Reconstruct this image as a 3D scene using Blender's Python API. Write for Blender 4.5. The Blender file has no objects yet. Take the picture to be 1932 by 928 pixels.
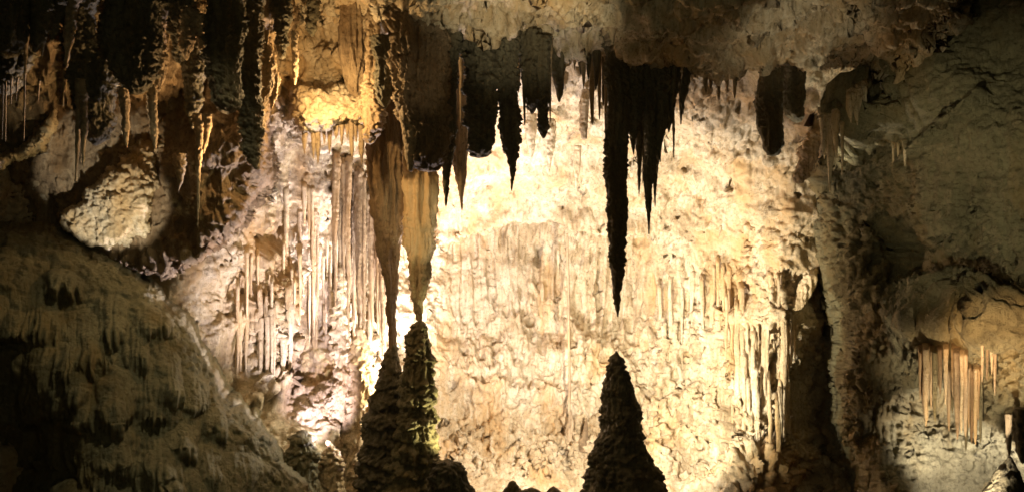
import bpy, math
import numpy as np
from mathutils import Vector

# ------------------------------------------------------------------ camera, world, exposure
S = bpy.context.scene
W, H, F = 1932.0, 928.0, 1878.0
CAM = np.array([0.0, 0.0, 5.0])
def P(px, py, D):
    return np.array([(px - W / 2) / F * D, D, CAM[2] - (py - H / 2) / F * D])

cam = bpy.data.cameras.new('camera'); co = bpy.data.objects.new('camera', cam)
S.collection.objects.link(co); co.location = CAM; co.rotation_euler = (math.radians(90), 0, 0)
cam.sensor_width = 36; cam.lens = 36 * F / W; cam.clip_end = 500
S.camera = co
wd = bpy.data.worlds.new('World'); S.world = wd; wd.use_nodes = True
wd.node_tree.nodes['Background'].inputs[0].default_value = (0.9, 0.85, 0.55, 1)
wd.node_tree.nodes['Background'].inputs[1].default_value = 0.005
S.view_settings.view_transform = 'Standard'
S.view_settings.look = 'None'
S.view_settings.exposure = 0.0
S.view_settings.gamma = 1.0
S.cycles.max_bounces = 5
S.cycles.diffuse_bounces = 3
S.cycles.glossy_bounces = 2
S.cycles.use_denoising = True

# ------------------------------------------------------------------ show-cave floodlights and added fill lamps, all unseen
def lamp(name, src, aim, power, col, size=0.2, cone=80, blend=0.6, kind='SPOT'):
    l = bpy.data.lights.new(name, kind); l.energy = power; l.color = col
    l.shadow_soft_size = size
    if kind == 'SPOT':
        l.spot_size = math.radians(cone); l.spot_blend = blend
    o = bpy.data.objects.new(name, l); S.collection.objects.link(o)
    a, b = Vector(P(*src)), Vector(P(*aim))
    o.location = a; o.rotation_euler = (b - a).to_track_quat('-Z', 'Y').to_euler()
    return o
WARM = (1.0, 0.83, 0.60); PINK = (1.0, 0.82, 0.80); YEL = (1.0, 0.84, 0.46); ORG = (1.0, 0.55, 0.2); OLV = (0.95, 0.88, 0.5)
lamp('floodlight_alcove', (1165, 800, 18.1), (1020, 620, 24.5), 2500, (1.0, 0.89, 0.74), 0.05, 150, 0.5)
lamp('floodlight_alcove_top', (795, 800, 18.9), (990, 400, 23), 2700, (1.0, 0.90, 0.89), 0.05, 110, 0.8)
lamp('floodlight_right_niche', (1190, 880, 18.0), (1355, 600, 22.5), 1500, (1.0, 0.90, 0.60), 0.08, 92, 0.9)
lamp('floodlight_left_niche', (845, 900, 20.4), (570, 440, 20.8), 4600, (1.0, 0.87, 0.94), 0.08, 120, 0.7)
lamp('fill_left_front', (642, 940, 16.6), (515, 420, 20.6), 2500, (1.0, 0.87, 0.93), 0.05, 54, 0.9)  # unseen front fill added to whiten the left wall
lamp('fill_pink_hollow', (612, 850, 18.2), (588, 600, 22.4), 650, (1.0, 0.82, 0.96), 0.06, 60, 0.8)  # added spot in open air, brightens the hollow that stayed dark
lamp('fill_yellow_rim', (915, 890, 18.0), (812, 770, 18.2), 420, (1.0, 0.85, 0.38), 0.04, 60, 0.6)  # added at close range to put a yellow edge on the stalagmite
lamp('floodlight_left_foot', (760, 700, 19.6), (620, 780, 19.2), 230, (1.0, 0.94, 0.70), 0.08, 150, 0.6)
lamp('fill_columns', (860, 900, 12.5), (784, 400, 18.4), 780, (1.0, 0.85, 0.52), 0.08, 13, 0.6)  # narrow front spot added to lift the paired columns
lamp('fill_big_stalactite', (900, 700, 10), (788, 130, 16.2), 260, (1.0, 0.78, 0.48), 0.06, 9, 0.9)  # added narrow spot, brings up the brown face of the thickest stalactite
lamp('floodlight_orange', (602, 188, 16.3), (570, 60, 18.3), 200, (1.0, 0.66, 0.30), 0.05, kind='POINT')
lamp('floodlight_amber', (475, 330, 15.7), (330, 140, 14.8), 300, (1.0, 0.62, 0.28), 0.04, 130, 0.8)
lamp('floodlight_amber', (215, 250, 15.5), (180, 120, 14.6), 110, (1.0, 0.66, 0.32), 0.04, 140, 0.8)
lamp('floodlight_boulder', (250, 640, 14.2), (214, 372, 16.6), 620, (1.0, 0.93, 0.76), 0.04, 33, 0.35)
lamp('floodlight_shelf', (130, 560, 13.0), (66, 262, 15.6), 170, (1.0, 0.82, 0.52), 0.04, 12, 0.8)
lamp('floodlight_ceiling', (1040, 420, 11.5), (990, -10, 15.5), 760, (1.0, 0.88, 0.6), 0.06, 40, 0.9)
lamp('floodlight_ceiling', (1600, 420, 11.5), (1500, 40, 15.5), 260, (1.0, 0.88, 0.62), 0.08, 36, 0.9)
lamp('fill_mound', (560, -250, 11.8), (310, 660, 15), 450, (1.0, 0.91, 0.58), 0.08, 54, 0.9)  # extra high lamp added to brighten the mound terraces
lamp('floodlight_right_straws', (1830, 1010, 13.0), (1850, 690, 15.4), 600, (1.0, 0.84, 0.60), 0.05, 56, 0.7)
lamp('fill_right_crust', (1800, 800, 8.5), (1885, 640, 15), 4800, (1.0, 0.64, 0.32), 0.05, 15, 1.0)  # unseen front spot added to warm the crust above the straws
lamp('floodlight_right_glow', (1775, 935, 15.7), (1765, 790, 17.2), 260, (1.0, 0.88, 0.74), 0.06, 75, 0.8)
lamp('floodlight_right_corner', (1905, 960, 15.2), (1890, 870, 17), 350, (1.0, 0.90, 0.80), 0.06, 130, 0.8)
lamp('fill_right_wall', (1350, 760, 8.0), (1810, 350, 15), 1400, (1.0, 0.90, 0.56), 0.06, 30, 1.0)  # fill from the left front, added for the right wall only
lamp('floodlight_right_ledge', (1525, 400, 18.5), (1570, 150, 17.2), 150, (1.0, 0.9, 0.64), 0.06, 90, 0.9)
lamp('fill_camera_side', (700, 300, 3.0), (900, 464, 17), 270, OLV, 0.8, 90, 0.8)  # soft fill added beside the camera to lift the dark fronts

# ------------------------------------------------------------------ noise toolkit
_r = np.random.RandomState(7)
_perm = _r.permutation(256); _perm = np.concatenate([_perm, _perm, _perm])
_grad = _r.normal(size=(256, 3)); _grad /= np.linalg.norm(_grad, axis=1)[:, None]
_pts = _r.rand(256, 3)
def _h(i, j, k):
    return _perm[_perm[_perm[i & 255] + (j & 255)] + (k & 255)]
def perlin(p):
    f = np.floor(p).astype(np.int64); d = p - f
    u = d * d * d * (d * (d * 6 - 15) + 10); out = 0
    for a in (0, 1):
        for b in (0, 1):
            for c in (0, 1):
                g = _grad[_h(f[:, 0] + a, f[:, 1] + b, f[:, 2] + c)]
                w = (u[:, 0] if a else 1 - u[:, 0]) * (u[:, 1] if b else 1 - u[:, 1]) * (u[:, 2] if c else 1 - u[:, 2])
                out = out + w * (g[:, 0] * (d[:, 0] - a) + g[:, 1] * (d[:, 1] - b) + g[:, 2] * (d[:, 2] - c))
    return out * 1.6
def fbm(p, o=4):
    s, a, t = 0, 1.0, 0
    for i in range(o):
        s = s + a * perlin(p * 2 ** i + 17.3 * i); t += a; a *= 0.5
    return s / t
def ridged(p, o=3):
    s, a, t = 0, 1.0, 0
    for i in range(o):
        s = s + a * (1 - np.abs(perlin(p * 2 ** i + 9.1 * i)) * 2); t += a; a *= 0.5
    return s / t
def worley(p):
    f = np.floor(p).astype(np.int64); best = np.full(len(p), 9.0)
    for a in (-1, 0, 1):
        for b in (-1, 0, 1):
            for c in (-1, 0, 1):
                n = f + (a, b, c)
                q = n + _pts[_h(n[:, 0], n[:, 1], n[:, 2])]
                best = np.minimum(best, ((p - q) ** 2).sum(1))
    return np.sqrt(best)
def knobs(p):                       # cave popcorn: rounded nodules
    return np.clip(1 - worley(p) * 1.25, 0, 1) ** 0.6
def sm(a, b, x):
    t = np.clip((x - a) / (b - a), 0, 1); return t * t * (3 - 2 * t)
def box(u, v, x0, y0, x1, y1, s=25):
    return sm(x0 - s, x0 + s, u) * sm(-x1 - s, -x1 + s, -u) * sm(y0 - s, y0 + s, v) * sm(-y1 - s, -y1 + s, -v)
def polydist(u, v, poly):
    n = len(poly); d = np.full(u.shape, 1e9); ins = np.zeros(u.shape, bool)
    for i in range(n):
        x0, y0 = poly[i]; x1, y1 = poly[(i + 1) % n]
        ex, ey = x1 - x0, y1 - y0
        t = np.clip(((u - x0) * ex + (v - y0) * ey) / (ex * ex + ey * ey + 1e-9), 0, 1)
        d = np.minimum(d, (u - x0 - t * ex) ** 2 + (v - y0 - t * ey) ** 2)
        c = ((y0 > v) != (y1 > v)) & (u < ex * (v - y0) / (ey + 1e-12) + x0)
        ins ^= c
    return np.sqrt(d) * np.where(ins, 1, -1)
def rbf(ctrl, u, v):
    c = np.array(ctrl, float); q = c[:, :2] / 400; n = len(c)
    def k(r2): return 0.5 * r2 * np.log(r2 + 1e-9)
    A = np.zeros((n + 3, n + 3)); r2 = ((q[:, None] - q[None]) ** 2).sum(2)
    A[:n, :n] = k(r2) + np.eye(n) * 0.002; A[:n, n] = 1; A[:n, n + 1:] = q; A[n, :n] = 1; A[n + 1:, :n] = q.T
    w = np.linalg.solve(A, np.concatenate([c[:, 2], np.zeros(3)]))
    x, y = u / 400, v / 400; out = w[n] + w[n + 1] * x + w[n + 2] * y
    for i in range(n):
        out += w[i] * k((x - q[i, 0]) ** 2 + (y - q[i, 1]) ** 2)
    return out

# ------------------------------------------------------------------ materials
def rock(name, pale, mid, dark, streak=0.5, bump=0.6, bscale=1.0, rough=0.62, spec=0.35):
    m = bpy.data.materials.new(name); m.use_nodes = True; nt = m.node_tree; N = nt.nodes; L = nt.links
    b = N['Principled BSDF']; b.inputs['Specular IOR Level'].default_value = spec
    g = N.new('ShaderNodeNewGeometry')
    def mapping(sc):
        mp = N.new('ShaderNodeMapping'); mp.inputs['Scale'].default_value = sc; L.new(g.outputs['Position'], mp.inputs[0]); return mp.outputs[0]
    def noise(vec, sc, det=6, ro=0.6, dist=0.0):
        n = N.new('ShaderNodeTexNoise'); n.inputs['Scale'].default_value = sc; n.inputs['Detail'].default_value = det
        n.inputs['Roughness'].default_value = ro; n.inputs['Distortion'].default_value = dist; L.new(vec, n.inputs['Vector']); return n.outputs[0]
    def ramp(x, stops):
        r = N.new('ShaderNodeValToRGB'); e = r.color_ramp.elements
        while len(e) > 1: e.remove(e[-1])
        e[0].position = stops[0][0]; e[0].color = (*stops[0][1], 1)
        for p_, c_ in stops[1:]:
            k = e.new(p_); k.color = (*c_, 1)
        L.new(x, r.inputs[0]); return r.outputs[0]
    def mix(f, a, c, mode='MIX'):
        x = N.new('ShaderNodeMix'); x.data_type = 'RGBA'; x.blend_type = mode
        if isinstance(f, float): x.inputs[0].default_value = f
        else: L.new(f, x.inputs[0])
        L.new(a, x.inputs[6])
        if isinstance(c, tuple): x.inputs[7].default_value = (*c, 1)
        else: L.new(c, x.inputs[7])
        return x.outputs[2]
    pos = mapping((1, 1, 1)); st = mapping((1, 1, 0.10))
    c1 = ramp(noise(pos, 1.1, 8, 0.65, 0.5), [(0.3, dark), (0.47, mid), (0.62, pale)])
    c2 = ramp(noise(st, 7.0, 6, 0.7, 0.6), [(0.3, dark), (0.5, mid), (0.66, pale)])
    c = mix(streak, c1, c2)
    sp = ramp(noise(pos, 16.0, 4, 0.75), [(0.36, (0.25, 0.20, 0.14)), (0.48, (1, 1, 1))])
    c = mix(0.55, c, sp, 'MULTIPLY')
    iron = ramp(noise(mapping((1, 1, 0.3)), 0.9, 5, 0.6), [(0.50, (0, 0, 0)), (0.66, (0.7, 0.7, 0.7))])
    c = mix(iron, c, (mid[0] * 1.0, mid[1] * 0.80, mid[2] * 0.52))
    L.new(c, b.inputs['Base Color'])
    rr = N.new('ShaderNodeMapRange'); L.new(noise(pos, 4, 4), rr.inputs[0]); rr.inputs[3].default_value = rough - 0.2; rr.inputs[4].default_value = rough + 0.2
    L.new(rr.outputs[0], b.inputs['Roughness'])
    vo = N.new('ShaderNodeTexVoronoi'); vo.inputs['Scale'].default_value = 13 * bscale; vo.feature = 'SMOOTH_F1'; vo.inputs['Smoothness'].default_value = 0.4
    L.new(pos, vo.inputs['Vector'])
    add = N.new('ShaderNodeMath'); add.operation = 'MULTIPLY_ADD'; add.inputs[1].default_value = -0.12
    fib = N.new('ShaderNodeMath'); fib.operation = 'MULTIPLY_ADD'; fib.inputs[1].default_value = 0.25 + streak
    L.new(noise(st, 16 * bscale, 4, 0.65, 0.8), fib.inputs[0]); L.new(noise(mapping((1, 1, 1.35)), 10 * bscale, 8, 0.78, 0.4), fib.inputs[2])
    L.new(vo.outputs[0], add.inputs[0]); L.new(fib.outputs[0], add.inputs[2])
    bp = N.new('ShaderNodeBump'); bp.inputs['Strength'].default_value = bump; bp.inputs['Distance'].default_value = 0.10
    L.new(add.outputs[0], bp.inputs['Height']); L.new(bp.outputs[0], b.inputs['Normal'])
    return m
M = {
 'pale': rock('pale_limestone', (0.80, 0.71, 0.54), (0.58, 0.45, 0.28), (0.26, 0.19, 0.10), 0.5, 0.75),
 'tan': rock('tan_flowstone', (0.50, 0.40, 0.27), (0.34, 0.25, 0.15), (0.14, 0.095, 0.055), 0.75, 0.4),
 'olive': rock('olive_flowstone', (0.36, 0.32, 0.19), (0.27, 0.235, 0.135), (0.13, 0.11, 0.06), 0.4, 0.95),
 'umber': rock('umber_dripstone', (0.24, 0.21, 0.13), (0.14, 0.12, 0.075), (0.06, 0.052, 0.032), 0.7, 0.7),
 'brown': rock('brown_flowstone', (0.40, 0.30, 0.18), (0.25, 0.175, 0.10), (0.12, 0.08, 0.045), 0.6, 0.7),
 'cream': rock('cream_calcite', (0.78, 0.70, 0.52), (0.62, 0.50, 0.33), (0.36, 0.26, 0.15), 0.75, 0.35),
}

# ------------------------------------------------------------------ mesh helpers
def link_mesh(name, V, Fc, mat, origin=(0, 0, 0), parent=None, smooth=True):
    me = bpy.data.meshes.new(name)
    V = np.asarray(V, np.float32) - np.asarray(origin, np.float32)
    Fc = np.asarray(Fc, np.int32)
    me.vertices.add(len(V)); me.vertices.foreach_set('co', V.ravel())
    k = Fc.shape[1]
    me.loops.add(Fc.size); me.loops.foreach_set('vertex_index', Fc.ravel())
    me.polygons.add(len(Fc)); me.polygons.foreach_set('loop_start', np.arange(len(Fc), dtype=np.int32) * k)
    me.polygons.foreach_set('use_smooth', np.ones(len(Fc), bool) if smooth else np.zeros(len(Fc), bool))
    me.update(calc_edges=True); me.validate()
    me.materials.append(mat)
    o = bpy.data.objects.new(name, me); S.collection.objects.link(o); o.location = tuple(float(x) for x in origin)
    if parent is not None:
        o.parent = parent
        o.location = tuple(float(a - b) for a, b in zip(origin, parent.location))
    return o
def grid_faces(nr, nc):
    i = np.arange(nr * nc).reshape(nr, nc)
    return np.stack([i[:-1, :-1].ravel(), i[1:, :-1].ravel(), i[1:, 1:].ravel(), i[:-1, 1:].ravel()], 1)

def face_sheet(name, ctrl, ext, step, disp, mat,  poly=None, round_px=40, round_m=0.6, drop=5.0, rag=6, seed=0.0, upright=0.0):
    """rock face: depth estimated by hand at control points in image pixels, rounded off at its outline, roughened along its normals"""
    x0, y0, x1, y1 = ext
    nu, nv = int((x1 - x0) / step) + 1, int((y1 - y0) / step) + 1
    u, v = np.meshgrid(np.linspace(x0, x1, nu), np.linspace(y0, y1, nv)); sh = u.shape
    u = u.ravel(); v = v.ravel()
    D = rbf(ctrl, u, v)  # interpolates between image coordinates that each carry a hand-estimated depth
    keep = None
    if poly is not None:
        nz = fbm(np.stack([u / 60, v / 60, np.full_like(u, seed)], 1), 5) * rag * 3 + knobs(np.stack([u / 13, v / 13, np.full_like(u, seed)], 1)) * rag * 0.8
        sd = polydist(u, v, poly) + nz
        t = np.clip(1 - sd / round_px, 0, 1)
        D = D + round_m * (1 - np.sqrt(np.clip(1 - t * t, 0, 1))) + np.clip(-sd, 0, 40) / 14 * drop * 0.5
        keep = sd > -26
    pts = np.stack([(u - W / 2) / F * D, D, CAM[2] - (v - H / 2) / F * D], 1)
    damp = 1.0 if poly is None else np.clip((sd + 14) / 24, 0.55, 1)
    for amp in disp(pts, u, v):
        amp = amp * damp
        g = pts.reshape(*sh, 3)
        n = np.cross(np.gradient(g, axis=1), np.gradient(g, axis=0)).reshape(-1, 3)
        n /= np.linalg.norm(n, axis=1)[:, None] + 1e-9
        s = np.sign((n * (CAM - pts)).sum(1)); n *= s[:, None]
        if upright:
            c_ = CAM - pts; c_ /= np.linalg.norm(c_, axis=1)[:, None]; n = n * (1 - upright) + c_ * upright
        pts = pts + n * amp[:, None]
    Fc = grid_faces(*sh)
    if keep is not None:
        Fc = Fc[keep[Fc].all(1)]
        used = np.zeros(len(pts), bool); used[Fc.ravel()] = True
        idx = np.cumsum(used) - 1
        Fc = idx[Fc]; pts = pts[used]
    return link_mesh(name, pts, Fc, mat)

def tag(o, label, cat, group=None, kind=None):
    if kind: o['kind'] = kind; return o
    o['label'] = label; o['category'] = cat
    if group: o['group'] = group
    return o
_sd = [0]
def spike_mesh(prof, D, flute=0.12, pop=0.05, lump=0.12, flat=1.0, popscale=11.0, tilt=0.0, root=0.0, ff=9.0, ring=0.0):
    """dripstone: rings along a profile (height, centre, half width), fluted, lumpy and set with nodules"""
    _sd[0] += 1; sd = _sd[0] * 3.71
    pr = np.array(prof, float); sc = D / F
    L_ = abs(pr[-1, 0] - pr[0, 0]); hm = pr[:, 2].max()
    st = 2.0 if L_ * hm < 12000 else 2.6
    nv = max(10, int(L_ / st)); nt = int(np.clip(2 * math.pi * hm / 1.7, 10, 150))
    y = np.linspace(pr[0, 0], pr[-1, 0], nv)
    o = np.argsort(pr[:, 0])
    cx = np.interp(y, pr[o, 0], pr[o, 1]); hw = np.interp(y, pr[o, 0], pr[o, 2])
    th = np.linspace(0, 2 * math.pi, nt, endpoint=False)
    Y, T = np.meshgrid(y, th, indexing='ij'); C = cx[:, None] + 0 * T; R = hw[:, None] * sc + 0 * T
    Dy = D + tilt * (Y - y[0]) * sc + root * (1 - np.clip(np.abs(Y - y[0]) / 26.0, 0, 1)) ** 2
    X = (C - W / 2) / F * Dy + R * np.cos(T); Yw = Dy + R * np.sin(T) * flat; Z = CAM[2] - (Y - H / 2) / F * Dy
    p = np.stack([X.ravel(), Yw.ravel(), Z.ravel()], 1)
    q = p + sd
    r0 = R.ravel(); dirv = np.stack([np.cos(T).ravel(), np.sin(T).ravel() * flat, 0 * T.ravel()], 1)
    wob = np.stack([perlin(np.stack([0 * Z.ravel() + sd, 0 * Z.ravel(), Z.ravel() * 1.3], 1)), perlin(np.stack([0 * Z.ravel() + sd + 40, 0 * Z.ravel(), Z.ravel() * 1.3], 1)), 0 * Z.ravel()], 1)
    d = flute * r0 * (ridged(q * (ff, ff, 0.5), 2) - 0.5) * 2
    d += lump * r0 * fbm(q * (2.2, 2.2, 3.5), 3) * 2
    d += pop * np.minimum(1, r0 / 0.1) * (0.5 + 1.0 * sm(-.3, .4, fbm(q * 2.5 + 5, 2))) * (knobs(q * popscale) * 0.8 + knobs(q * popscale * 2.3) * 0.6 - 0.35)
    if ring:
        zz = q[:, 2] * 3.2 + 1.1 * fbm(q * (1.2, 1.2, 1.6), 3); tz = zz - np.floor(zz)
        d += ring * r0 * (np.sqrt(np.clip(1 - tz, 0, 1)) * sm(0, .12, tz) - .5)
    d = np.maximum(d, -r0 * 0.7)
    p = p + dirv * d[:, None] + wob * np.minimum(r0 * 0.7, 0.05)[:, None]
    i = np.arange(nv * nt).reshape(nv, nt); j = np.roll(i, -1, 1)
    Fc = np.stack([i[:-1].ravel(), j[:-1].ravel(), j[1:].ravel(), i[1:].ravel()], 1)
    # close both ends with a centre vertex
    c0, c1 = p[i[0]].mean(0), p[i[-1]].mean(0); c1[2] += (1 if y[-1] < y[0] else -1) * min(hw[-1] * sc, 0.03)
    p = np.vstack([p, c0, c1]); n = len(p)
    k0 = np.stack([np.full(nt, n - 2), j[0], i[0], i[0]], 1); k1 = np.stack([np.full(nt, n - 1), i[-1], j[-1], j[-1]], 1)
    tri = np.vstack([k0[:, :3], k1[:, :3]])
    return p, Fc, tri
def spike(name, prof, D, mat, parent=None, **kw):
    p, Fc, tri = spike_mesh(prof, D, **kw)
    # quads split to triangles so caps fit in the same array
    T_ = np.vstack([Fc[:, [0, 1, 2]], Fc[:, [0, 2, 3]], tri])
    return link_mesh(name, p, T_, M[mat], origin=P(prof[0][1], prof[0][0], D), parent=parent)
#BODY

# ------------------------------------------------------------------ the cavern itself
CTRL = [(1000,600,24.5),(1000,450,24.5),(1000,385,23.6),(1000,300,22.4),(1000,200,20.6),(1000,130,19),(1000,60,17.4),(1000,0,16.4),(1000,-80,15.5),
 (1000,740,24.0),(1000,850,23.0),(1000,928,22),(1000,1000,20.8),(1150,520,24.5),(1150,700,24),(900,520,24.6),(900,700,24),
 (1300,600,23.8),(1300,450,23.4),(1300,300,21.8),(1300,200,20.2),(1300,130,18.8),(1300,0,16.2),(1300,850,22.3),(1300,940,21),
 (1430,450,22),(1430,600,21.8),(1430,850,20.6),(1430,928,20),(1430,300,20.8),(1450,200,19.4),(1500,450,21),(1490,600,21.2),(1490,850,21),
 (1545,600,24),(1560,850,23.5),(1560,330,20.5),(1580,200,18.6),(1700,300,20),(1700,600,24),(1900,500,24),(1600,0,16.5),(1900,0,17),(1900,950,22),
 (830,600,24.4),(830,450,24.2),(830,330,22.8),(830,220,20.6),(770,600,23.6),(740,450,23),(680,640,21.6),(680,350,20.8),(590,640,21.7),(590,500,21.5),(500,600,20.4),
 (420,560,19.8),(500,350,20),(560,290,20.2),(650,270,19.8),(350,520,18.4),(250,480,18),(200,300,18),(400,350,18.3),(400,150,17.2),(550,150,18.4),
 (600,60,18.2),(620,200,18.6),(200,100,17),(0,300,16.4),(0,0,15.6),(0,500,17),(800,140,18.4),(800,0,16.2),(450,760,19),(560,860,18.6),(640,900,19.8),
 (750,928,20.4),(740,760,21.8),(400,1000,17),(-150,200,15.5),(-150,700,16),(2080,500,24),(0,930,16),(640,760,20.2),(830,800,23),(560,740,20.6)]
def cave_disp(p, u, v):
    calm = box(u, v, 850, 400, 1260, 900, 60)
    big = fbm(p * 0.45, 4) * 0.7 + (ridged(p * (0.5, 0.5, 0.8) + 5, 4) - 0.5) * 0.35 * (1 - 0.7 * calm)
    # bedding ledges of the alcove, arch of bright rock over it
    arch = 400 + 0.0010 * (u - 1060) ** 2
    big -= 0.55 * sm(0, 50, v - arch) * sm(700, 560, v) * box(u, v, 850, 380, 1240, 720, 40)
    big += 0.45 * np.exp(-((v - arch) / 15) ** 2) * box(u, v, 830, 340, 1230, 520, 30)
    big += 0.25 * np.exp(-((v - 735 - 0.1 * (u - 950)) / 14) ** 2) * box(u, v, 860, 690, 1110, 780, 20)
    big += 0.3 * np.exp(-((u - 1255 - 8 * np.sin(v / 70)) / 15) ** 2) * box(u, v, 1200, 590, 1300, 940, 20)
    big += 0.12 * np.exp(-((u - 1073) / 7) ** 2) * box(u, v, 1050, 500, 1100, 800, 12)
    big -= 1.1 * box(u, v, 1352, 735, 1372, 850, 9)
    big -= 0.45 * box(u, v, 545, 560, 560, 735, 8)
    big += 0.5 * box(u, v, 470, 470, 535, 760, 14)
    big -= 0.6 * np.exp(-(((u - 507) / 9) ** 2 + ((v - 575) / 7) ** 2))
    big -= 0.5 * np.exp(-(((u - 1010) / 12) ** 2 + ((v - 492) / 9) ** 2)) + 0.4 * np.exp(-(((u - 1000) / 6) ** 2 + ((v - 600) / 6) ** 2))
    big += calm * (0.22 * fbm(p * (1.5, 1.5, 1.9) + 60, 5) + 0.03 * (ridged(p * (2.4, 2.4, 2.0) + 70, 3) - .5))
    yield big
    fl = 0
    for (x0, y0, x1, y1, fr, am) in [(640,320,730,700,6,.16),(455,590,530,770,6,.10),(455,480,500,620,6,.10),(1385,500,1500,640,5,.22),(1370,630,1500,930,4,.42),(1230,480,1380,620,5,.2),(1230,600,1345,900,4,.28),(620,300,730,820,3.5,.3),(455,560,530,770,4,.25),
        (850,420,1230,900,4,.17),(900,440,1100,640,8,.06),(1050,430,1260,900,6,.10),(500,300,560,560,5,.06),(690,560,800,760,6,.08),(560,690,630,790,6,.1),(450,0,720,240,5,.10),(940,470,1010,560,7,.03),(830,780,900,860,6,.05),(0,0,450,330,4,.12)]:
        fl = fl + am * box(u, v, x0, y0, x1, y1, 22) * (ridged(p * (fr, fr, 0.22), 2) - 0.55)
    yield fl * 1.3
    smooth = np.clip(0.75 * box(u, v, 540, 480, 630, 720) + 0.93 * box(u, v, 850, 420, 1240, 820, 60) + 0.5 * box(u, v, 1230, 480, 1500, 920, 30) + 0.6 * box(u, v, 640, 320, 730, 620), 0, 0.93)
    mod = 0.35 + 0.9 * sm(-0.25, 0.35, fbm(p * 0.8 + 31, 3))
    pop = 0.15 * (knobs(p * (5, 5, 5)) - 0.4) + 0.09 * (knobs(p * 10.5) - 0.4) + 0.10 * fbm(p * 3, 4)
    yield pop * mod * (1 - smooth)
    pit = -0.22 * sm(0.34, 0.5, fbm(p * (2.6, 2.6, 3.8) + 77, 3)) * (1 - smooth * 0.9)
    yield pit + 0.035 * fbm(p * (8, 8, 7), 4)
w = face_sheet('cave_wall', CTRL, (-160, -110, 2090, 1060), 2.0, cave_disp, M['pale'])
w['kind'] = 'structure'

# floor of the chamber, below the picture except where it climbs to the wall
xs, ys = np.meshgrid(np.linspace(-16, 16, 200), np.linspace(-4, 26, 190))
fp = np.stack([xs.ravel(), ys.ravel(), np.zeros(xs.size)], 1)
fp[:, 2] = -2.0 + 0.5 * fbm(fp * 0.4, 4) + 0.12 * knobs(fp * 3)
fl_ = link_mesh('cave_floor', fp, grid_faces(*xs.shape), M['tan']); fl_['kind'] = 'structure'

# overhanging ceiling ledge the dripstones hang from
ledge = [(640,-120),(690,-30),(712,30),(740,18),(775,14),(800,38),(835,66),(880,62),(925,74),(960,70),(1010,84),(1060,88),(1110,88),(1165,100),(1230,118),(1290,146),(1330,132),(1380,138),(1405,120),
         (1425,132),(1470,138),(1535,134),(1600,122),(1650,130),(1668,168),(1700,190),(1735,150),(1790,60),(1830,-120)]
LC = [(700,-60,14.6),(850,-60,14),(850,60,16),(1000,0,14.8),(1000,80,16.8),(1150,-40,13.8),(1150,50,15.4),(1150,100,16.8),(1300,0,14.2),(1300,70,15.2),(1300,140,16.8),(1450,-60,13.5),(1450,30,14.6),(1450,90,16.0),(1450,140,17.4),
      (1600,-60,13.8),(1600,60,15.6),(1600,120,16.8),(1700,170,16.8),(1760,0,14.5),(740,30,15.8)]
def ledge_disp(p, u, v):
    yield fbm(p * 0.8 + 3, 5) * 0.65 + 0.35 * (ridged(p * (1.0, 1.0, 2.2) + 11, 4) - 0.5)
    yield 0.10 * (knobs(p * (4, 4, 7)) - 0.4) + 0.16 * (ridged(p * (2.2, 1.6, 7) + 2, 3) - 0.5)
    yield 0.05 * fbm(p * (7, 7, 12), 4) - 0.16 * sm(.2, .5, fbm(p * (1.6, 1.6, 3) + 90, 3))
o = face_sheet('cave_ceiling', LC, (600, -130, 1860, 230), 2.0, ledge_disp, M['pale'], ledge, 30, 0.45, 3.0, 9, 2.0)
o['kind'] = 'structure'

# right-hand wall: a leaning bulge beyond a black cleft, hollowed over a lit niche
RW = [(1700,-60,17.5),(1900,-60,15),(1720,60,18),(1900,100,15.4),(1755,110,16.2),(1735,180,16.4),(1700,210,16.9),(1640,250,18),(1600,290,18.8),(1560,340,19.6),(1600,400,19.6),(1560,440,20),
      (1640,440,19),(1700,330,18.6),(1690,420,18.8),(1745,330,17.2),(1760,430,16.6),(1850,350,15.4),(1932,300,14.6),(1932,450,14.6),(1850,420,15.4),(1780,500,17.2),(1850,520,16.6),(1700,500,18.4),(1600,540,18.8),(1640,620,17.2),
      (1560,600,19.4),(1600,700,17),(1700,640,16.4),(1720,580,16.8),(1800,600,15.4),(1900,600,14.6),(1700,740,16.6),(1650,850,17),(1560,800,18.2),(1750,850,17.2),(1760,780,17.4),(1800,720,16.4),(1880,700,15.2),(1932,700,14.4),
      (1850,800,16.4),(1932,780,14.8),(1800,930,17),(1880,930,17.2),(1700,930,16.2),(1600,930,16.6),(1932,930,17),(2080,500,13.6),(2080,900,14),(2080,0,14),(1500,900,18.8)]
rpoly = [(1735,-140),(1738,60),(1722,130),(1705,200),(1650,232),(1600,250),(1550,300),(1528,350),(1538,420),(1555,500),(1590,570),(1602,640),(1594,720),(1598,790),(1625,860),(1655,930),(1660,1080),(2120,1080),(2120,-140)]
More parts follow.
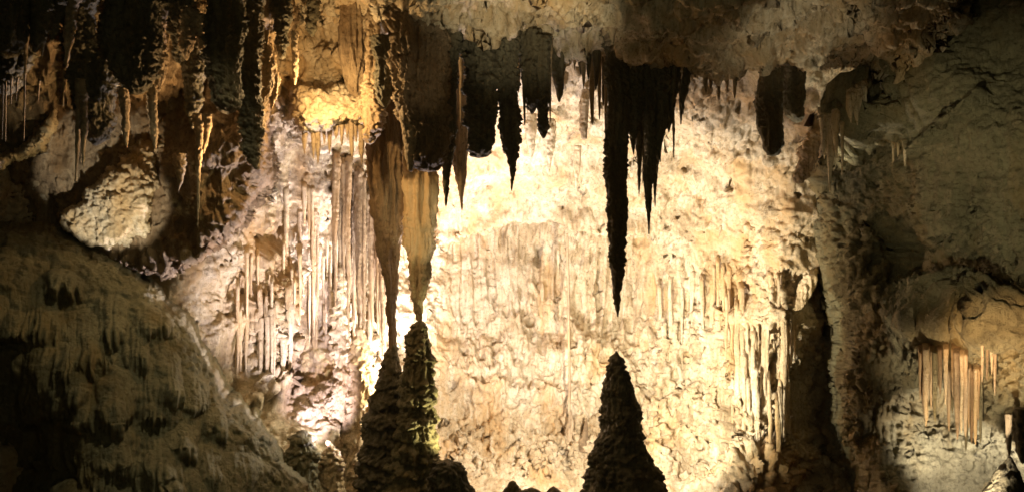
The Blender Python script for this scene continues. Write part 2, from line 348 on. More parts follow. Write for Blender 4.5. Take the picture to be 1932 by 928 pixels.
def right_disp(p, u, v):
    b = fbm(p * 0.5 + 8, 4) * 0.5 + 0.12 * (ridged(p * (0.8, 0.8, 1.2) + 4, 3) - 0.5)
    b += 0.7 * np.exp(-((u - 1733 + 0.32 * (v - 90)) / 16) ** 2) * box(u, v, 1660, 85, 1760, 240, 15)
    b += 0.35 * np.exp(-((v - 225 + 0.9 * (u - 1800)) / 14) ** 2) * box(u, v, 1720, 130, 1860, 300, 15)
    b += 0.5 * np.exp(-((v - 320 + 0.75 * (u - 1560)) / 18) ** 2) * box(u, v, 1540, 200, 1720, 360, 12)
    b -= 0.8 * np.exp(-(((u - 1690) / 34) ** 2)) * box(u, v, 1600, 420, 1780, 520, 30)
    b += 0.6 * box(u, v, 1700, 560, 1932, 640, 25)
    yield b
    fl = 0
    for (x0, y0, x1, y1, fr, am) in [(1570,640,1740,860,5,.22),(1600,400,1932,560,3.5,.14),(1740,240,1932,420,3,.10),(1740,580,1932,640,6,.08),(1800,320,1932,520,5,.05),(1840,820,1880,930,6,.1)]:
        fl = fl + am * box(u, v, x0, y0, x1, y1, 22) * (ridged(p * (fr, fr, 0.25), 2) - 0.55)
    yield fl
    q = 0.5 + 0.7 * box(u, v, 1700, 540, 2000, 860, 40) + 0.6 * box(u, v, 1530, 230, 1720, 640, 30) + 0.35 * box(u, v, 1700, 360, 1900, 480, 30)
    yield q * (0.12 * (knobs(p * 6) - 0.4) + 0.07 * (knobs(p * 12) - 0.4) + 0.12 * fbm(p * (3, 3, 6), 4)) 
    yield -0.15 * sm(0.2, 0.5, fbm(p * (2.5, 2.5, 4.5) + 50, 3)) * q * 0.8 + 0.03 * fbm(p * 8, 3)
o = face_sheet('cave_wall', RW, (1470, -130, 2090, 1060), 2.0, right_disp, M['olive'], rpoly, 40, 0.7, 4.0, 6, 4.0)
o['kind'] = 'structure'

# left foreground: great mound of terraced flowstone
MC = [(-100,400,16),(100,440,16.3),(200,520,16.2),(320,600,16.2),(380,690,16.1),(300,700,15.6),(200,620,15.7),(60,550,15.6),(-100,600,15),(60,650,15.2),(200,760,15),(330,800,15.3),(420,780,15.9),(480,850,16),(540,910,16.4),
      (100,760,15),(60,820,16.2),(0,780,16.2),(60,900,16.2),(140,930,14.4),(250,930,14.3),(400,930,15.2),(0,930,16.4),(200,1040,13.8),(560,1040,15.8),(-100,1000,15)]
mpoly = [(-200,395),(0,416),(60,418),(118,432),(178,468),(240,505),(298,546),(342,600),(372,650),(398,700),(424,750),(462,780),(492,806),(520,850),(560,890),(610,940),(640,1090),(-200,1090)]
_lr = np.random.RandomState(4)
LOBES = []
for row in range(8):
    for cxx in np.arange(-60, 640, 58):
        cx_ = cxx + _lr.uniform(-26, 26) + 28 * (row % 2); top_ = 545 + row * 58 + _lr.uniform(-38, 38)
        crest = np.interp(cx_, [q[0] for q in mpoly[1:17]], [q[1] for q in mpoly[1:17]])
        if top_ < crest + 20: continue
        LOBES.append((cx_, top_, _lr.uniform(24, 56), _lr.uniform(60, 140), _lr.uniform(.25, .62)))
def mound_disp(p, u, v):
    yield fbm(p * 0.5 + 21, 4) * 0.5
    wob = fbm(np.stack([u / 70, v / 90, 0 * u], 1), 3) * 26
    drips = 0.6 * ridged(np.stack([u / 26, v / 300, 0 * u], 1), 2) + 0.4 * ridged(np.stack([u / 10, v / 200, 0 * u + 3], 1), 1)
    uu, vv = u + wob, v + 0.6 * wob
    h = np.zeros_like(u); tt = np.zeros_like(u)
    for (cx_, top_, w_, h_, a_) in LOBES:
        s_ = (uu - cx_) / w_; t_ = (vv - top_ - 14 * s_ * s_) / h_
        e_ = 1.05 - 0.28 * (1 - drips) - 0.3 * s_ * s_
        f = a_ * np.sqrt(np.clip(1 - s_ * s_, 0, 1)) * np.clip(t_, 0, 1) ** 0.6 * np.sqrt(np.clip((e_ - t_) / 0.22, 0, 1))
        tt = np.where(f > h, t_, tt); h = np.maximum(h, f)
    yield h
    yield 0.11 * (0.25 + np.clip(tt, 0, 1)) * (drips - 0.6) * (h > 0.02)
    q = np.where(h > 0.02, 0.45, 1.0)
    yield q * (0.08 * (knobs(p * 8) - 0.4) + 0.10 * fbm(p * 3.5, 4)) + 0.03 * fbm(p * 9, 3)
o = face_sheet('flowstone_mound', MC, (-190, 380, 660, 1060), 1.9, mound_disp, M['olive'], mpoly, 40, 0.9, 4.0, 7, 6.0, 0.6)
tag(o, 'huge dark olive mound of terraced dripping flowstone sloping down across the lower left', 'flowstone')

# lit rounded boulder of cave popcorn, upper left
bp = [(300,278),(292,340),(288,400),(270,440),(225,462),(165,456),(124,430),(122,404),(150,382),(172,352),(205,315),(245,286),(275,274)]
def pop_disp(a, fr):
    def f(p, u, v):
        yield fbm(p * 1.4 + a, 4) * 0.22
        yield 0.08 * (knobs(p * fr) - 0.4) + 0.07 * (knobs(p * fr * 2.2) - 0.4)
        yield 0.06 * fbm(p * (6, 6, 9), 4)
    return f
o = face_sheet('flowstone_boulder', [(210,370,16.4),(290,290,16.8),(130,430,16.8),(270,440,16.6),(250,330,16.4)], (90, 240, 340, 490), 1.8, pop_disp(2, 7), M['pale'], bp, 24, 0.2, 4.0, 9, 8.0)
tag(o, 'pale rounded boulder of knobbly rock lit by a spotlight above the dark mound', 'boulder')
HC = [(300,-40,15.4),(480,-40,15.8),(300,150,16.2),(390,150,16.6),(480,150,16.4),(400,260,16.2),(330,260,16.8),(320,215,17.4),(400,420,16.9),(330,460,17),(470,330,16.8),(250,60,15.6),(100,60,15.4),(0,60,15.2),(0,200,15.8),(150,220,16.2),(80,380,17.2),(180,420,17.1),(200,350,17.1)]
hp = [(-160,-140),(545,-140),(540,40),(500,110),(498,230),(492,320),(470,372),(448,410),(420,440),(385,468),(345,500),(312,520),(250,500),(160,470),(60,440),(-160,430)]
def hang_disp(p, u, v):
    yield fbm(p * 0.9 + 13, 4) * 0.4
    yield 0.22 * (ridged(p * (3, 3, .25), 3) - .55) + 0.05 * (knobs(p * 12) - .4)
    yield 0.06 * fbm(p * 8, 4)
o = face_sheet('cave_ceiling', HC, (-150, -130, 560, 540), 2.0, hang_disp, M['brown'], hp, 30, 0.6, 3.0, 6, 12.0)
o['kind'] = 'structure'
bp = [(-60,330),(-60,290),(0,292),(30,282),(62,262),(85,225),(104,205),(106,250),(85,278),(60,292),(28,300),(0,318)]
o = face_sheet('rock_shelf', [(0,300,15.6),(60,275,15.7),(100,220,15.9),(-60,300,15.4)], (-100, 180, 130, 350), 1.8, pop_disp(3, 6), M['pale'], bp, 22, 0.5, 4.0, 4, 9.0)
tag(o, 'slanting bright popcorn shelf crossing the dark rock at the far left edge', 'rock shelf')
bp = [(556,168),(600,160),(650,158),(692,168),(700,205),(694,238),(655,232),(620,246),(575,240),(552,225)]
o = face_sheet('rock_shelf', [(560,180,17.4),(690,180,17.4),(620,170,17.6),(620,235,17.2)], (530, 130, 730, 280), 1.8, pop_disp(4, 6), M['pale'], bp, 30, 0.5, 3.0, 6, 10.0)
tag(o, 'golden brown popcorn shelf jutting out under the bright orange pocket', 'rock shelf')

# ------------------------------------------------------------------ dripstones
bpy.context.view_layer.update()
ROCKS = [ob for ob in S.objects if ob.type == 'MESH' and not ob.name.startswith('cave_floor')]
def depth_at(px, py, far=30.0):
    """distance of the rock surface along a sight line, so that hangings grow out of it"""
    d = Vector(P(px, py, 1.0)) - Vector(CAM); best = far
    for ob in ROCKS:
        ok, loc, n_, i_ = ob.ray_cast(Vector(CAM) - ob.location, d.normalized())
        if ok: best = min(best, (loc + ob.location).y)
    return best
def on_wall(x, y0, y1, h):
    return min(depth_at(x, y) for y in np.linspace(y0, y0 + 0.5 * (y1 - y0), 6)) - h * 0.006
def S1(name, prof, D, mat, label, cat='stalactite', group=None, **kw):
    return tag(spike(name, prof, D, mat, **kw), label, cat, group)
G1 = 'dark stalactites hanging from the ceiling ledge'
NL = ['first', 'second', 'third', 'fourth', 'fifth', 'sixth', 'seventh', 'eighth', 'ninth', 'tenth', 'eleventh', 'twelfth', 'thirteenth', 'fourteenth', 'fifteenth', 'sixteenth', 'seventeenth', 'eighteenth', 'nineteenth', 'twentieth', 'twenty-first', 'twenty-second', 'twenty-third', 'twenty-fourth']
# the great lone stalactite and the stalagmite below it
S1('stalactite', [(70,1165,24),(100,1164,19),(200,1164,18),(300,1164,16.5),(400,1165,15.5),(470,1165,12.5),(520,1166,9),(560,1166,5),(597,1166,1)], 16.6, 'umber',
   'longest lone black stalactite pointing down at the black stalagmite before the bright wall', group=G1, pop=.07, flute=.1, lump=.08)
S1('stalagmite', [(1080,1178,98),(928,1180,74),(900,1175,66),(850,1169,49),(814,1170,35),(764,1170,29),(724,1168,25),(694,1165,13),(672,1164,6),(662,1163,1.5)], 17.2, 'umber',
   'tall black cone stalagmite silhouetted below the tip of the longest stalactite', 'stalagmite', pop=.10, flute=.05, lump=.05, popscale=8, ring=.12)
# two fluted columns-in-the-making, left of the alcove
def column(parts, D, label, mats):
    e = bpy.data.objects.new('cave_column', None); S.collection.objects.link(e); e.location = tuple(P(parts[0][1][-1][1], 1000, D)); tag(e, label, 'column')
    e.empty_display_size = 0.3
    bpy.context.view_layer.update()
    for (nm, prof, kw), m_ in zip(parts, mats): spike(nm, prof, D, m_, parent=e, **kw)
column([('stalactite', [(180,735,22),(230,734,36),(330,736,33),(400,734,29),(464,733,20),(520,736,12),(600,739,7),(672,740,5)], dict(flute=.3, pop=.035, lump=.12, flat=.7, ff=10)),
        ('stalagmite', [(1060,735,80),(928,735,62),(860,733,50),(800,732,40),(750,735,27),(710,738,19),(680,739,12),(650,740,5)], dict(flute=.05, pop=.11, lump=.1, popscale=8, ring=.25))],
       18.6, 'narrow brown fluted column meeting its black lumpy stalagmite, left one of the close pair', ['brown', 'umber'])
column([('stalactite', [(285,790,24),(330,792,28),(400,791,27),(464,789,24),(520,790,17),(560,792,11),(604,793,4)], dict(flute=.28, pop=.035, lump=.14, flat=.7, ff=10)),
        ('stalagmite', [(1060,772,60),(928,774,46),(880,782,37),(820,786,32),(760,785,28),(700,789,24),(660,791,19),(632,791,14),(614,793,9),(606,793,4)], dict(flute=.15, pop=.12, lump=.14, popscale=7, ring=.3))],
       18.2, 'yellow edged column whose pointed stalactite touches a broad knobbly stalagmite beside the white gap', ['cream', 'olive'])
S1('stalagmite', [(1010,846,56),(928,846,38),(905,847,34),(885,847,26),(874,845,16),(868,844,6)], 15.6, 'umber', 'low black rounded stalagmite at the foot of the yellow edged column', 'stalagmite', pop=.1, popscale=9)
S1('stalagmite', [(1000,967,40),(928,967,17),(917,967,9),(908,967,5)], 17.0, 'umber', 'tiny dark nub with a pointed top at the bottom edge, between black stalagmites', 'stalagmite', pop=.08)
S1('stalagmite', [(1000,1000,40),(928,1001,14),(922,1001,5)], 17.0, 'umber', 'lowest small dark bump on the bottom edge left of the black cone stalagmite', 'stalagmite', pop=.08)
S1('stalagmite', [(1000,1046,36),(928,1046,12),(919,1045,4)], 17.0, 'umber', 'small dark bump on the bottom edge nearest the black cone stalagmite', 'stalagmite', pop=.08)
column([('stalactite', [(440,1070,2),(500,1072,2.6),(600,1073,2.4),(700,1074,2.2),(780,1075,2.6)], dict(flute=.2, pop=.01, lump=.1, flat=1)),
        ('stalagmite', [(920,1076,15),(872,1076,11),(840,1077,12),(812,1076,8),(795,1076,5),(776,1075,2.6)], dict(flute=.05, pop=.05, lump=.2, popscale=12))],
       23.2, 'thread thin pale column standing off the bright back wall beside its own shadow', ['tan', 'tan'])
# the bulbous one and its neighbours
S1('stalactite', [(-20,765,30),(20,772,40),(60,786,50),(110,792,48),(170,796,46),(230,802,40),(280,806,34),(308,806,26),(322,806,12)], 16.2, 'brown',
   'thickest dark stalactite with a brown streaked face and blunt glowing foot', group=G1, pop=.1, flute=.18, lump=.14)
S1('stalactite', [(70,724,22),(120,728,19),(170,727,15),(195,728,8),(204,728,2)], 16.3, 'umber', 'short dark lobe hugging the left flank of the thickest stalactite', group=G1, pop=.07)
S1('stalactite', [(150,772,16),(230,772,14),(290,774,10),(322,776,4)], 16.0, 'tan', 'slender olive rib running down the left side of the thickest stalactite', group=G1, pop=.05)
S1('stalactite', [(50,850,18),(130,848,13),(200,846,10),(280,845,9),(330,842,6),(388,841,1.5)], 16.5, 'umber', 'narrow black stalactite with a long thin point, just right of the thickest one', group=G1, pop=.07)
S1('stalactite', [(110,868,8),(170,868,14),(240,870,17),(300,868,14),(350,870,6),(397,872,1)], 18.4, 'tan', 'pale brown streaked stalactite half hidden between two black ones', pop=.03, flute=.3, flat=.6)
S1('stalactite', [(50,905,32),(120,908,25),(200,910,22),(260,910,21),(286,908,18),(296,905,12)], 16.6, 'umber', 'broad black stalactite cut off square with a ragged foot', group=G1, pop=.13, popscale=8)
S1('stalactite', [(55,958,24),(120,958,16),(200,962,15),(260,963,15),(282,964,11),(320,965,4.5),(360,965,1)], 16.7, 'umber', 'black bottle shaped stalactite ending in one needle', group=G1, pop=.09)
S1('stalactite', [(60,1003,24),(120,1004,18),(170,1006,14),(200,1004,9),(214,1003,2)], 16.9, 'umber', 'stubby olive dark stalactite between the bottle shaped one and the narrow square tipped one', group=G1, pop=.08)
S1('stalactite', [(70,1024,14),(130,1026,11),(200,1027,9),(240,1026,7),(260,1025,2)], 16.8, 'umber', 'narrow black stalactite with square tip right of the stubby olive one', group=G1, pop=.09)
S1('stalactite', [(100,989,4),(180,989,3.5),(236,990,1)], 16.8, 'umber', 'pencil thin dark stalactite right beside the bottle shaped one', group=G1, pop=.03)
S1('stalactite', [(60,1050,20),(110,1050,15),(150,1053,10),(175,1055,6),(192,1055,1.5)], 17.2, 'umber', 'short dark olive stalactite tapering to a point with a pale stripe', group=G1, pop=.06)
S1('stalactite', [(10,1156,11),(30,1156,13),(52,1155,9),(70,1155,4),(84,1156,1)], 14.9, 'tan', 'small plump tan stalactite alone on the pale ceiling near the top edge', pop=.03, flute=.1)
S1('stalactite', [(215,1002,11),(250,1005,9),(280,1004,5),(302,1002,1)], 20.2, 'cream', 'short amber stalactite on the bright roof below the bottle shaped one', pop=.04)
S1('stalactite', [(225,1038,11),(262,1039,8),(295,1037,5),(326,1036,1)], 20.3, 'cream', 'pale pinkish stalactite on the bright roof under the narrow square tipped one', pop=.04)
S1('stalactite', [(170,1105,8),(200,1104,8),(245,1103,7),(262,1103,5)], 19.6, 'tan', 'stumpy ringed tan stalactite in front of the sunburst rock', pop=.04)
S1('stalactite', [(275,1090,6),(310,1089,6),(340,1088,3),(358,1087,1)], 21.2, 'cream', 'faint cream stalactite low on the bright roof left of the longest one', pop=.03)
G2 = 'thin stalactites fringing the ledge left of the longest one'
fr = [(1070,92,112,7),(1084,92,132,5),(1096,95,140,6),(1101,95,168,5),(1110,95,150,6),(1117,95,236,6),(1124,95,170,7),(1131,98,226,4),(1138,98,200,5),(1143,98,250,4)]
for i, (x, y0, y1, h) in enumerate(fr):
    S1('stalactite', [(y0 - 20, x, h + 2), (y0 + 10, x, h), ((y0 + y1) / 2, x + .5, h * .75), (y1 - 12, x, h * .45), (y1, x, .8)], 16.9 + .12 * (i % 3), 'tan' if i % 2 else 'umber',
       'thin brown stalactite fringing the ledge before the longest one, %s from the left' % NL[i], group=G2, pop=.03)
G3 = 'black stalactites massed to the right of the longest one'
ms = [(1196,100,292,17,'shaggy black stalactite pressed against the right side of the longest one'),
      (1206,100,366,8,'thin black stalactite second from the longest one, ending in a splinter'),
      (1213,120,346,6,'short splinter stalactite in the middle of the black mass'),
      (1224,110,442,12,'second longest stalactite, a black spear right of the longest one'),
      (1218,100,262,22,'wide black curtain stalactite behind the black spear'),
      (1236,110,390,9,'black stalactite tucked along the right side of the black spear'),
      (1246,118,306,13,'black stalactite third from the right end of the black mass'),
      (1262,124,250,15,'tapering black stalactite second from the right end of the black mass'),
      (1231,110,330,10,'black stalactite behind the spear, ending level with its shoulder'),
      (1268,140,234,4,'thin dark stalactite standing clear at the right end of the black mass'),
      (1289,140,216,7,'short crusty dark stalactite right of the black mass, in front of pale roof')]
for i, (x, y0, y1, h, lb) in enumerate(ms):
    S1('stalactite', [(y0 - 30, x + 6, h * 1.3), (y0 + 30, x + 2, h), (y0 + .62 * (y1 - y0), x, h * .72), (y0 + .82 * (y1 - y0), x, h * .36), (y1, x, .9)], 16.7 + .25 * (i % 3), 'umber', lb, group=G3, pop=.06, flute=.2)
rng = np.random.RandomState(8)
sl = sorted([(x + rng.uniform(-5, 5), rng.uniform(120, 235) if x < 1070 else rng.uniform(190, 330)) for x in [866, 884, 928, 946, 978, 996, 1014, 1030, 1040, 1062, 1186, 1198, 1216, 1230, 1242, 1254, 1272, 1280]])
for i, (x, y1) in enumerate(sl):
    h = rng.uniform(3, 6); y0 = 66 if x < 1070 else 108
    S1('stalactite', [(y0 - 14, x, h * 1.6), (y0 + 20, x, h), (y0 + .6 * (y1 - y0), x, h * .7), (y1, x, .9)], 17.2 + rng.uniform(-.4, .5), 'umber' if i % 2 else 'tan',
       'slim stalactite squeezed among the big black ones of the ceiling, %s from left' % NL[i], group='slim stalactites among the big black ones', pop=.05, flute=.2)
# two hanging stubs at the right
S1('stalactite', [(128,1455,17),(150,1454,20),(190,1452,23),(240,1452,22),(275,1455,17),(293,1458,9)], 17.4, 'umber', 'larger of the two blunt dark stubs hanging from the flat ledge', group='pair of blunt stubs', pop=.05, lump=.07)
S1('stalactite', [(122,1497,17),(160,1497,18),(200,1499,18),(220,1503,15),(230,1506,8)], 17.8, 'umber', 'smaller shorter blunt dark stub hanging from the flat ledge', group='pair of blunt stubs', pop=.06, lump=.06)
S1('stalactite', [(232,1546,6),(260,1536,14),(300,1524,16),(330,1512,14),(345,1508,7)], on_wall(1536, 235, 330, 14), 'tan', 'leaning pale brown stalactite below the smaller blunt stub', pop=.09, lump=.25, flat=.7, root=.4)
S1('broken_stalactite', [(500,1536,9),(530,1526,13),(560,1514,13),(582,1503,9),(586,1500,4)], on_wall(1530, 505, 560, 12), 'cream', 'broken leaning pale stalactite lodged over the black cleft', pop=.05, flute=.2, lump=.2, root=.4)
for i, (x, y0, y1, h) in enumerate([(1556,215,300,8),(1566,212,362,7),(1578,205,300,8),(1588,225,330,4),(1606,170,232,9),(1618,165,236,8),(1630,160,215,7)]):
    S1('stalactite', [(y0 - 12, x, h + 3), (y0 + 10, x, h), (y0 + .6 * (y1 - y0), x, h * .7), (y1, x, .9)], on_wall(x, y0, y1, h), 'pale',
       'cream stalactite on the ledge right of the stubs, %s from left' % ['first', 'second', 'third', 'fourth', 'fifth', 'sixth', 'seventh'][i], group='cream stalactites on the right ledge', root=.5, pop=.02, flute=.3)
for i, (x, y0, y1, h) in enumerate([(1686,272,312,2.5), (1695,268,306,3), (1707,275,314,4)]):
    S1('stalactite', [(y0 - 14, x, h + 2), (y0, x, h), (y1 - 8, x, h * .6), (y1, x, .8)], on_wall(x, y0 - 10, y1, h), 'cream', ['leftmost of three tiny pale stalactites on the lip of the diagonal ridge', 'middle one of three tiny pale stalactites on the lip of the diagonal ridge', 'blob tipped rightmost of three tiny pale stalactites on the diagonal ridge'][i], group='tiny stalactites on the diagonal ridge', root=.5, pop=.01)
rng = np.random.RandomState(3)
for i, x in enumerate([1332, 1341, 1356, 1372, 1386]):
    y1 = [176, 168, 190, 172, 186][i]
    S1('stalactite', [(128, x, 7), (145, x, 4), (y1 - 8, x, 2.5), (y1, x, .8)], 17.0, 'tan', 'small brown stalactite under the ledge edge left of the stubs, %s from the left' % ['first', 'second', 'third', 'fourth', 'fifth'][i], group='small stalactites under the ledge edge', pop=.03)
# dark hangings of the upper left
G4 = 'dark dripstones of the upper left'
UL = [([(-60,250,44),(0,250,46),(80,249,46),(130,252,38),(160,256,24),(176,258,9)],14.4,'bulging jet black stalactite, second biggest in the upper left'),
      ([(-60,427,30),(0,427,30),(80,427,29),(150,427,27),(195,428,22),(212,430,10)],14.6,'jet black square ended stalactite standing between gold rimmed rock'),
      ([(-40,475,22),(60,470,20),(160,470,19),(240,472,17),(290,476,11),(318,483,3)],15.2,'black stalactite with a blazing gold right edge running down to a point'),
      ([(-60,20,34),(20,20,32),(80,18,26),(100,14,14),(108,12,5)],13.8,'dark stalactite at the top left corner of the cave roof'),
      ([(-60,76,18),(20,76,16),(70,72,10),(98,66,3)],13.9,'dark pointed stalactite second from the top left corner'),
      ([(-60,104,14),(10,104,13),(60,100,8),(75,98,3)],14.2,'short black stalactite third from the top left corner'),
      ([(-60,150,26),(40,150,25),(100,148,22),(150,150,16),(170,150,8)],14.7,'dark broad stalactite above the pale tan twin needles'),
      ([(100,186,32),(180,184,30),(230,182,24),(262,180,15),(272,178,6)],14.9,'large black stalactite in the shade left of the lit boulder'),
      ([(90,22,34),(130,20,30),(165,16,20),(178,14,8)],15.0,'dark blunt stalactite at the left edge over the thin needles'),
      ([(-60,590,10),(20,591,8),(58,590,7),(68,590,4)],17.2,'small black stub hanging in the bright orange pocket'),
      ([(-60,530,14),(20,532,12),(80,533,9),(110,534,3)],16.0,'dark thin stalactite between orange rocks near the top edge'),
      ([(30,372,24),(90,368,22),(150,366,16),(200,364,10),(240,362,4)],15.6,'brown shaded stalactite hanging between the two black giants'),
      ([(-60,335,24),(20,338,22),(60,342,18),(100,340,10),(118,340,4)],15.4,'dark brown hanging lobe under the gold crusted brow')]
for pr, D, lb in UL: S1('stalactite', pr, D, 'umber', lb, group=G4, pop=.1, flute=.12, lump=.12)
GD = [([(60,496,20),(110,498,20),(160,498,17),(200,490,11),(250,486,6),(318,487,2)],15.7,'gold crusted stalactite blazing beside the black pointed one'),
      ([(110,512,9),(150,517,8),(190,514,4),(205,512,1.5)],15.8,'short gold crusted lobe right of the blazing stalactite'),
      ([(60,556,6),(110,558,5),(150,556,3),(160,556,1)],16.3,'thin amber stalactite at the left of the orange pocket'),
      ([(150,152,9),(172,152,8),(230,149,5),(290,146,3),(345,142,1)],14.6,'gold lit needle, left and longer of a joined pair'),
      ([(176,158,7),(240,158,5),(290,158,3),(316,157,1)],14.55,'gold lit needle, right and shorter of a joined pair'),
      ([(165,232,7),(210,235,7),(260,238,5),(278,239,2)],14.8,'gold crusted stalactite left one over the lit boulder'),
      ([(160,286,8),(210,287,8),(255,291,6),(280,293,2)],14.8,'gold crusted stalactite right one over the lit boulder'),
      ([(215,374,7),(260,374,6),(310,374,3.5),(380,374,2),(428,373,.8)],15.4,'long golden needle hanging alone over the dark hollow'),
      ([(215,392,6),(240,392,6),(270,389,4),(290,384,1.5)],15.45,'short golden lobe beside the long golden needle'),
      ([(290,338,9),(320,341,7),(345,340,4),(360,337,1.2)],16.2,'grey brown curved stalactite left of the long golden needle'),
      ([(20,355,14),(60,356,12),(95,353,8),(112,352,3)],15.0,'amber striped stalactite under the gold crusted brow'),
      ([(30,385,9),(70,384,7),(94,382,5)],15.0,'square ended amber stalactite right of the amber striped one'),
      ([(-40,131,9),(20,132,9),(70,129,7),(110,126,4),(128,125,1.5)],14.3,'gold edged stalactite fourth from the top left corner'),
      ([(20,296,16),(60,298,13),(110,300,14),(150,302,9),(170,300,4)],14.9,'gold knobbly stalactite along the right of the bulging black one'),
      ([(20,86,5),(70,83,4),(108,79,1.5)],13.95,'slim gold flecked stalactite between dark ones near the corner'),
      ([(20,52,6),(80,50,5),(138,48,1.5)],14.0,'slim gold flecked stalactite nearest the top left corner')]
for pr, D, lb in GD: S1('stalactite', pr, D, 'tan', lb, group='gold lit dripstones of the upper left', pop=.08 if pr[0][2] > 5 else .03, flute=.15, popscale=13)
for i, (x, y0, y1) in enumerate([(5,150,262),(11,150,268),(22,158,196),(32,158,190),(46,150,266),(73,165,192),(120,145,200)]):
    S1('soda_straw', [(y0 - 12, x + 1, 3), (y0, x, 2), (y1 - 10, x - 1, 1.4), (y1, x - 1, .7)], 14.8, 'tan', 'hair thin straw over the bright shelf at the far left, %s from the left' % NL[i], 'soda straw', 'hair thin straws at the far left', pop=.0, flute=0, lump=.05)
# organ pipe stalactites on the left niche
G5 = 'slender stalactites draping the left niche'
rng = np.random.RandomState(11)
pipes = []
for i in range(24):
    x = 634 + i * 4.2 + rng.uniform(-1.8, 1.8); y0 = 275 + rng.uniform(0, 90); y1 = 600 + rng.uniform(-150, 130)
    pipes.append((x, y0, y1, rng.uniform(2.6, 7.0), on_wall(x, y0, y1, 4)))
for i, (x, y0, y1, h, D) in enumerate(pipes):
    S1('stalactite', [(y0, x, h + 2), (y0 + 40, x, h + 1), (y0 + .55 * (y1 - y0), x, h * .8), (y0 + .85 * (y1 - y0), x, h * .45), (y1, x, .8)], D, 'brown' if i % 2 else 'tan',
       'slender tan stalactite ranked left of the paired columns, %s from left' % NL[i], group=G5, root=.6, pop=.03, flute=.25)
small = [(466,465,602,4),(474,470,560,3),(487,470,545,3),(566,470,604,4),(556,520,590,3),(575,340,425,5),(583,345,450,4),(590,345,440,4),(611,470,560,4),(617,440,520,3),(624,460,600,3),(603,455,505,4),(535,450,585,3)]
for i, (x, y0, y1, h) in enumerate(sorted(small)):
    S1('stalactite', [(y0 - 10, x, h + 2), (y0 + 10, x, h), (y0 + .7 * (y1 - y0), x, h * .6), (y1, x, .8)], on_wall(x, y0, y1, h), 'cream',
       'thin pale stalactite scattered on the pinkish left wall, %s from the left' % NL[i], group='thin stalactites scattered on the left wall', root=.5, pop=.02, flute=.2)
drip = [(592,240,300,5),(600,240,310,6),(612,236,272,4),(622,238,290,4),(634,236,262,5),(645,236,275,4),(655,232,262,4),(664,232,300,5),(672,230,268,4),(683,230,312,6),(575,238,292,5)]
for i, (x, y0, y1, h) in enumerate(sorted(drip)):
    S1('stalactite', [(y0 - 16, x, h + 3), (y0 + 5, x, h), (y0 + .7 * (y1 - y0), x, h * .6), (y1, x, .8)], 17.6, 'tan',
       'brown drip under the golden popcorn shelf, %s from the left' % NL[i], group='drips under the golden shelf', pop=.05, flute=.2)
S1('drapery', [(-60,672,24),(40,672,26),(110,670,24),(160,672,18),(185,674,8)], 17.6, 'brown', 'smooth brown hanging drapery right of the bright orange pocket', 'drapery', pop=.02, flute=.3, lump=.1)
S1('drapery', [(-40,705,10),(60,705,12),(150,706,16),(200,706,18),(240,702,14),(270,698,5)], 17.2, 'tan', 'narrow golden drapery between the brown drapery and the dark stalactites', 'drapery', pop=.09, flute=.2)
# knobbly standing columns of the left niche
S1('stalagmite', [(1000,655,52),(900,652,40),(820,650,30),(760,652,22),(700,650,16),(640,646,13),(580,642,10),(530,641,7),(505,641,3)], 20.2, 'pale', 'tall crusty stalagmite with a shaded left side beside the pink hollow', 'stalagmite', pop=.14, popscale=7, lump=.15, flute=.1, ring=.25)
S1('stalagmite', [(1000,690,60),(900,688,34),(820,690,26),(760,686,20),(700,682,13),(650,680,9),(620,678,4)], 19.8, 'pale', 'slim crusty cream stalagmite between the tall crusty one and the black one', 'stalagmite', pop=.14, popscale=7, lump=.16, flute=.1, ring=.25)
S1('stalagmite', [(1000,628,34),(920,628,22),(880,624,14),(850,620,8),(832,618,3)], 18.8, 'pale', 'small pale pointed stalagmite at the foot of the tall crusty one', 'stalagmite', pop=.13, popscale=7)
S1('stalagmite', [(1000,560,50),(880,562,32),(850,566,22),(825,570,13),(812,572,5)], 18.4, 'olive', 'rounded olive popcorn stalagmite left of the small pale pointed one', 'stalagmite', pop=.13, popscale=7)
S1('stalagmite', [(850,1100,9),(832,1101,7),(815,1104,4),(788,1106,1.2)], on_wall(1101, 800, 850, 8), 'brown', 'tiny dark stalagmite low on the bright wall left of the black cone', 'stalagmite', pop=.06)
# straws on the right of the alcove
rs = [(1395,535,612,3),(1401,535,620,3),(1464,515,560,2.5),(1469,515,612,3),(1475,515,566,2.5),(1482,600,688,3),(1488,600,700,3),(1494,598,690,3),(1500,600,684,3),(1448,602,700,4),(1429,605,668,3),(1420,604,660,3),(1410,600,650,3)]
for i, (x, y0, y1, h) in enumerate(sorted(rs)):
    S1('stalactite', [(y0 - 12, x, h + 2), (y0 + 8, x, h), (y0 + .8 * (y1 - y0), x, h * .7), (y1, x, .8)], on_wall(x, y0, y1, h) + .03, 'pale',
       'thin tan straw on the yellow wall left of the black cleft, %s from the left' % NL[i], 'soda straw', 'straws on the yellow wall by the cleft', root=.5, pop=.01, flute=.15)
rng = np.random.RandomState(21)
cur = sorted([(rng.uniform(1375, 1496), rng.uniform(530, 760), rng.uniform(820, 940), rng.uniform(3, 6)) for k in range(20)])
for i, (x, y0, y1, h) in enumerate(cur):
    S1('stalactite', [(y0 - 16, x, 1), (y0, x, h * .8), (y0 + .4 * (y1 - y0), x + 1, h), (y0 + .8 * (y1 - y0), x + 2, h * .7), (y1, x + 2, 1)], on_wall(x, y0, y1 + 40, h) + .12, 'pale',
       'long yellowish rib of the curtain wall before the black cleft, %s from left' % NL[i], 'flowstone rib', 'ribs of the curtain wall', root=.5, pop=.03, flute=.25, flat=.8)
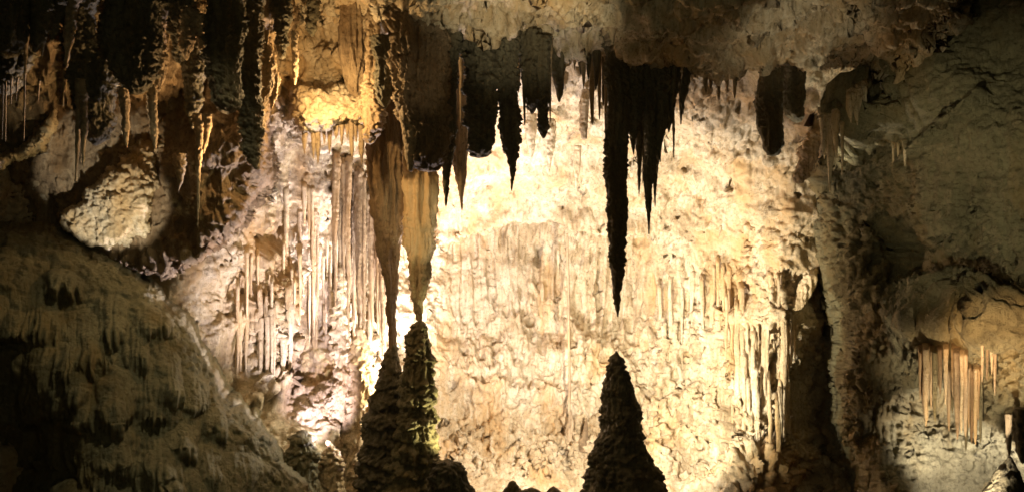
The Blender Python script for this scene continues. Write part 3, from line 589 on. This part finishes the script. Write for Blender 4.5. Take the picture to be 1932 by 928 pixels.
cur = sorted([(rng.uniform(1245, 1385), rng.uniform(485, 560), rng.uniform(600, 720), rng.uniform(2.5, 5)) for k in range(14)])
for i, (x, y0, y1, h) in enumerate(cur):
    S1('stalactite', [(y0 - 16, x, 1), (y0, x, h), (y0 + .6 * (y1 - y0), x, h * .8), (y1, x, 1)], on_wall(x, y0, y1, h) + .04, 'pale',
       'fine ochre rib right of the cone stalagmite on the bright wall, %s from left' % NL[i], 'flowstone rib', 'ochre ribs of the bright wall', root=.5, pop=.02, flute=.25, flat=.8)
cur = sorted([(rng.uniform(440, 536), rng.uniform(520, 680), rng.uniform(690, 780), rng.uniform(2.5, 5)) for k in range(14)])
for i, (x, y0, y1, h) in enumerate(cur):
    S1('stalactite', [(y0 - 16, x, 1), (y0, x, h), (y0 + .6 * (y1 - y0), x, h * .9), (y1, x, 1)], on_wall(x, y0, y1, h) + .04, 'pale',
       'pinkish rib low on the left wall above the mound crest, %s from left' % NL[i], 'flowstone rib', 'pinkish ribs of the left wall', root=.5, pop=.03, flute=.25, flat=.8)
cur = sorted([(rng.uniform(540, 650), rng.uniform(330, 560), rng.uniform(0.5, 1), rng.uniform(2.5, 5.5)) for k in range(20)])
for i, (x, y0, f_, h) in enumerate(cur):
    y1 = y0 + 90 + 130 * f_
    S1('stalactite', [(y0 - 16, x, 1), (y0, x, h), (y0 + .6 * (y1 - y0), x, h * .8), (y1, x, 1)], on_wall(x, y0, y1, h) + .05, 'pale',
       'fine pinkish rib draping the lilac hollow left of the pipe rank, %s from left' % NL[i], 'flowstone rib', 'ribs of the lilac hollow', root=.5, pop=.03, flute=.25, flat=.8)
cur = sorted([(rng.uniform(590, 735), rng.uniform(480, 620), rng.uniform(680, 790), rng.uniform(3, 5.5)) for k in range(18)])
for i, (x, y0, y1, h) in enumerate(cur):
    S1('stalactite', [(y0 - 16, x, 1), (y0, x, h), (y0 + .6 * (y1 - y0), x, h * .9), (y1, x, 1)], on_wall(x, y0, y1, h) + .05, 'tan',
       'tan rib running down between the pipe rank and the crusty stalagmites, %s from left' % NL[i], 'flowstone rib', 'tan ribs under the pipe rank', root=.5, pop=.03, flute=.25, flat=.8)
# organ pipes of the right niche
rng = np.random.RandomState(5)
pp = [(1736,655,752,4,0),(1747,650,803,6,0),(1757,652,770,3.5,.1),(1765,655,794,4.5,.05),(1774,650,742,4,.3),(1783,648,762,4,.35),(1791,690,812,4,.1),(1797,690,778,3,.2),(1806,655,828,5,.1),(1814,660,815,4,.2),(1821,660,822,4,.3),
      (1828,685,806,3.5,.3),(1834,690,836,4.5,.2),(1841,688,838,4,.3),(1846,690,790,3,.4),(1853,640,720,3,.5),(1862,640,716,3,.5),(1871,640,705,3,.5),(1822,700,850,4,.5),(1850,700,835,4,.5),(1742,665,770,3,.4),(1769,655,730,5,.3),(1802,650,760,6,.35),(1877,650,745,3,.5)]
for i, (x, y0, y1, h, dd) in enumerate(sorted(pp)):
    S1('stalactite', [(y0 - 14, x + 1, h + 1), (y0 + 20, x, h), (y0 + .6 * (y1 - y0), x, h * .9), (y1 - 14, x, h * .6), (y1, x, .9)], on_wall(x, y0 - 10, y0 + 40, h) - .15 + dd * .5, ['tan', 'brown', 'pale', 'tan', 'olive'][i % 5],
       'orange brown organ pipe stalactite in the lower right niche, %s from left' % NL[i], group='organ pipe stalactites in the lower right niche', root=.7, pop=.02, flute=.15, lump=.06)
S1('stalagmite', [(1040,1896,60),(928,1897,34),(900,1898,22),(880,1900,12),(870,1903,7),(863,1905,4)], 13.6, 'umber', 'black pointed stalagmite against white rock in the lower right corner', 'stalagmite', pop=.06, lump=.08)
S1('stalactite', [(770,1932,16),(820,1930,12),(850,1928,8),(872,1930,3)], 13.4, 'umber', 'black stalactite on the right edge over the corner stalagmite', pop=.05)
S1('stalactite', [(780,1904,7),(810,1904,6),(845,1904,3.5),(862,1905,1)], 14.2, 'tan', 'small brown stalactite pointing at the corner stalagmite', pop=.02)
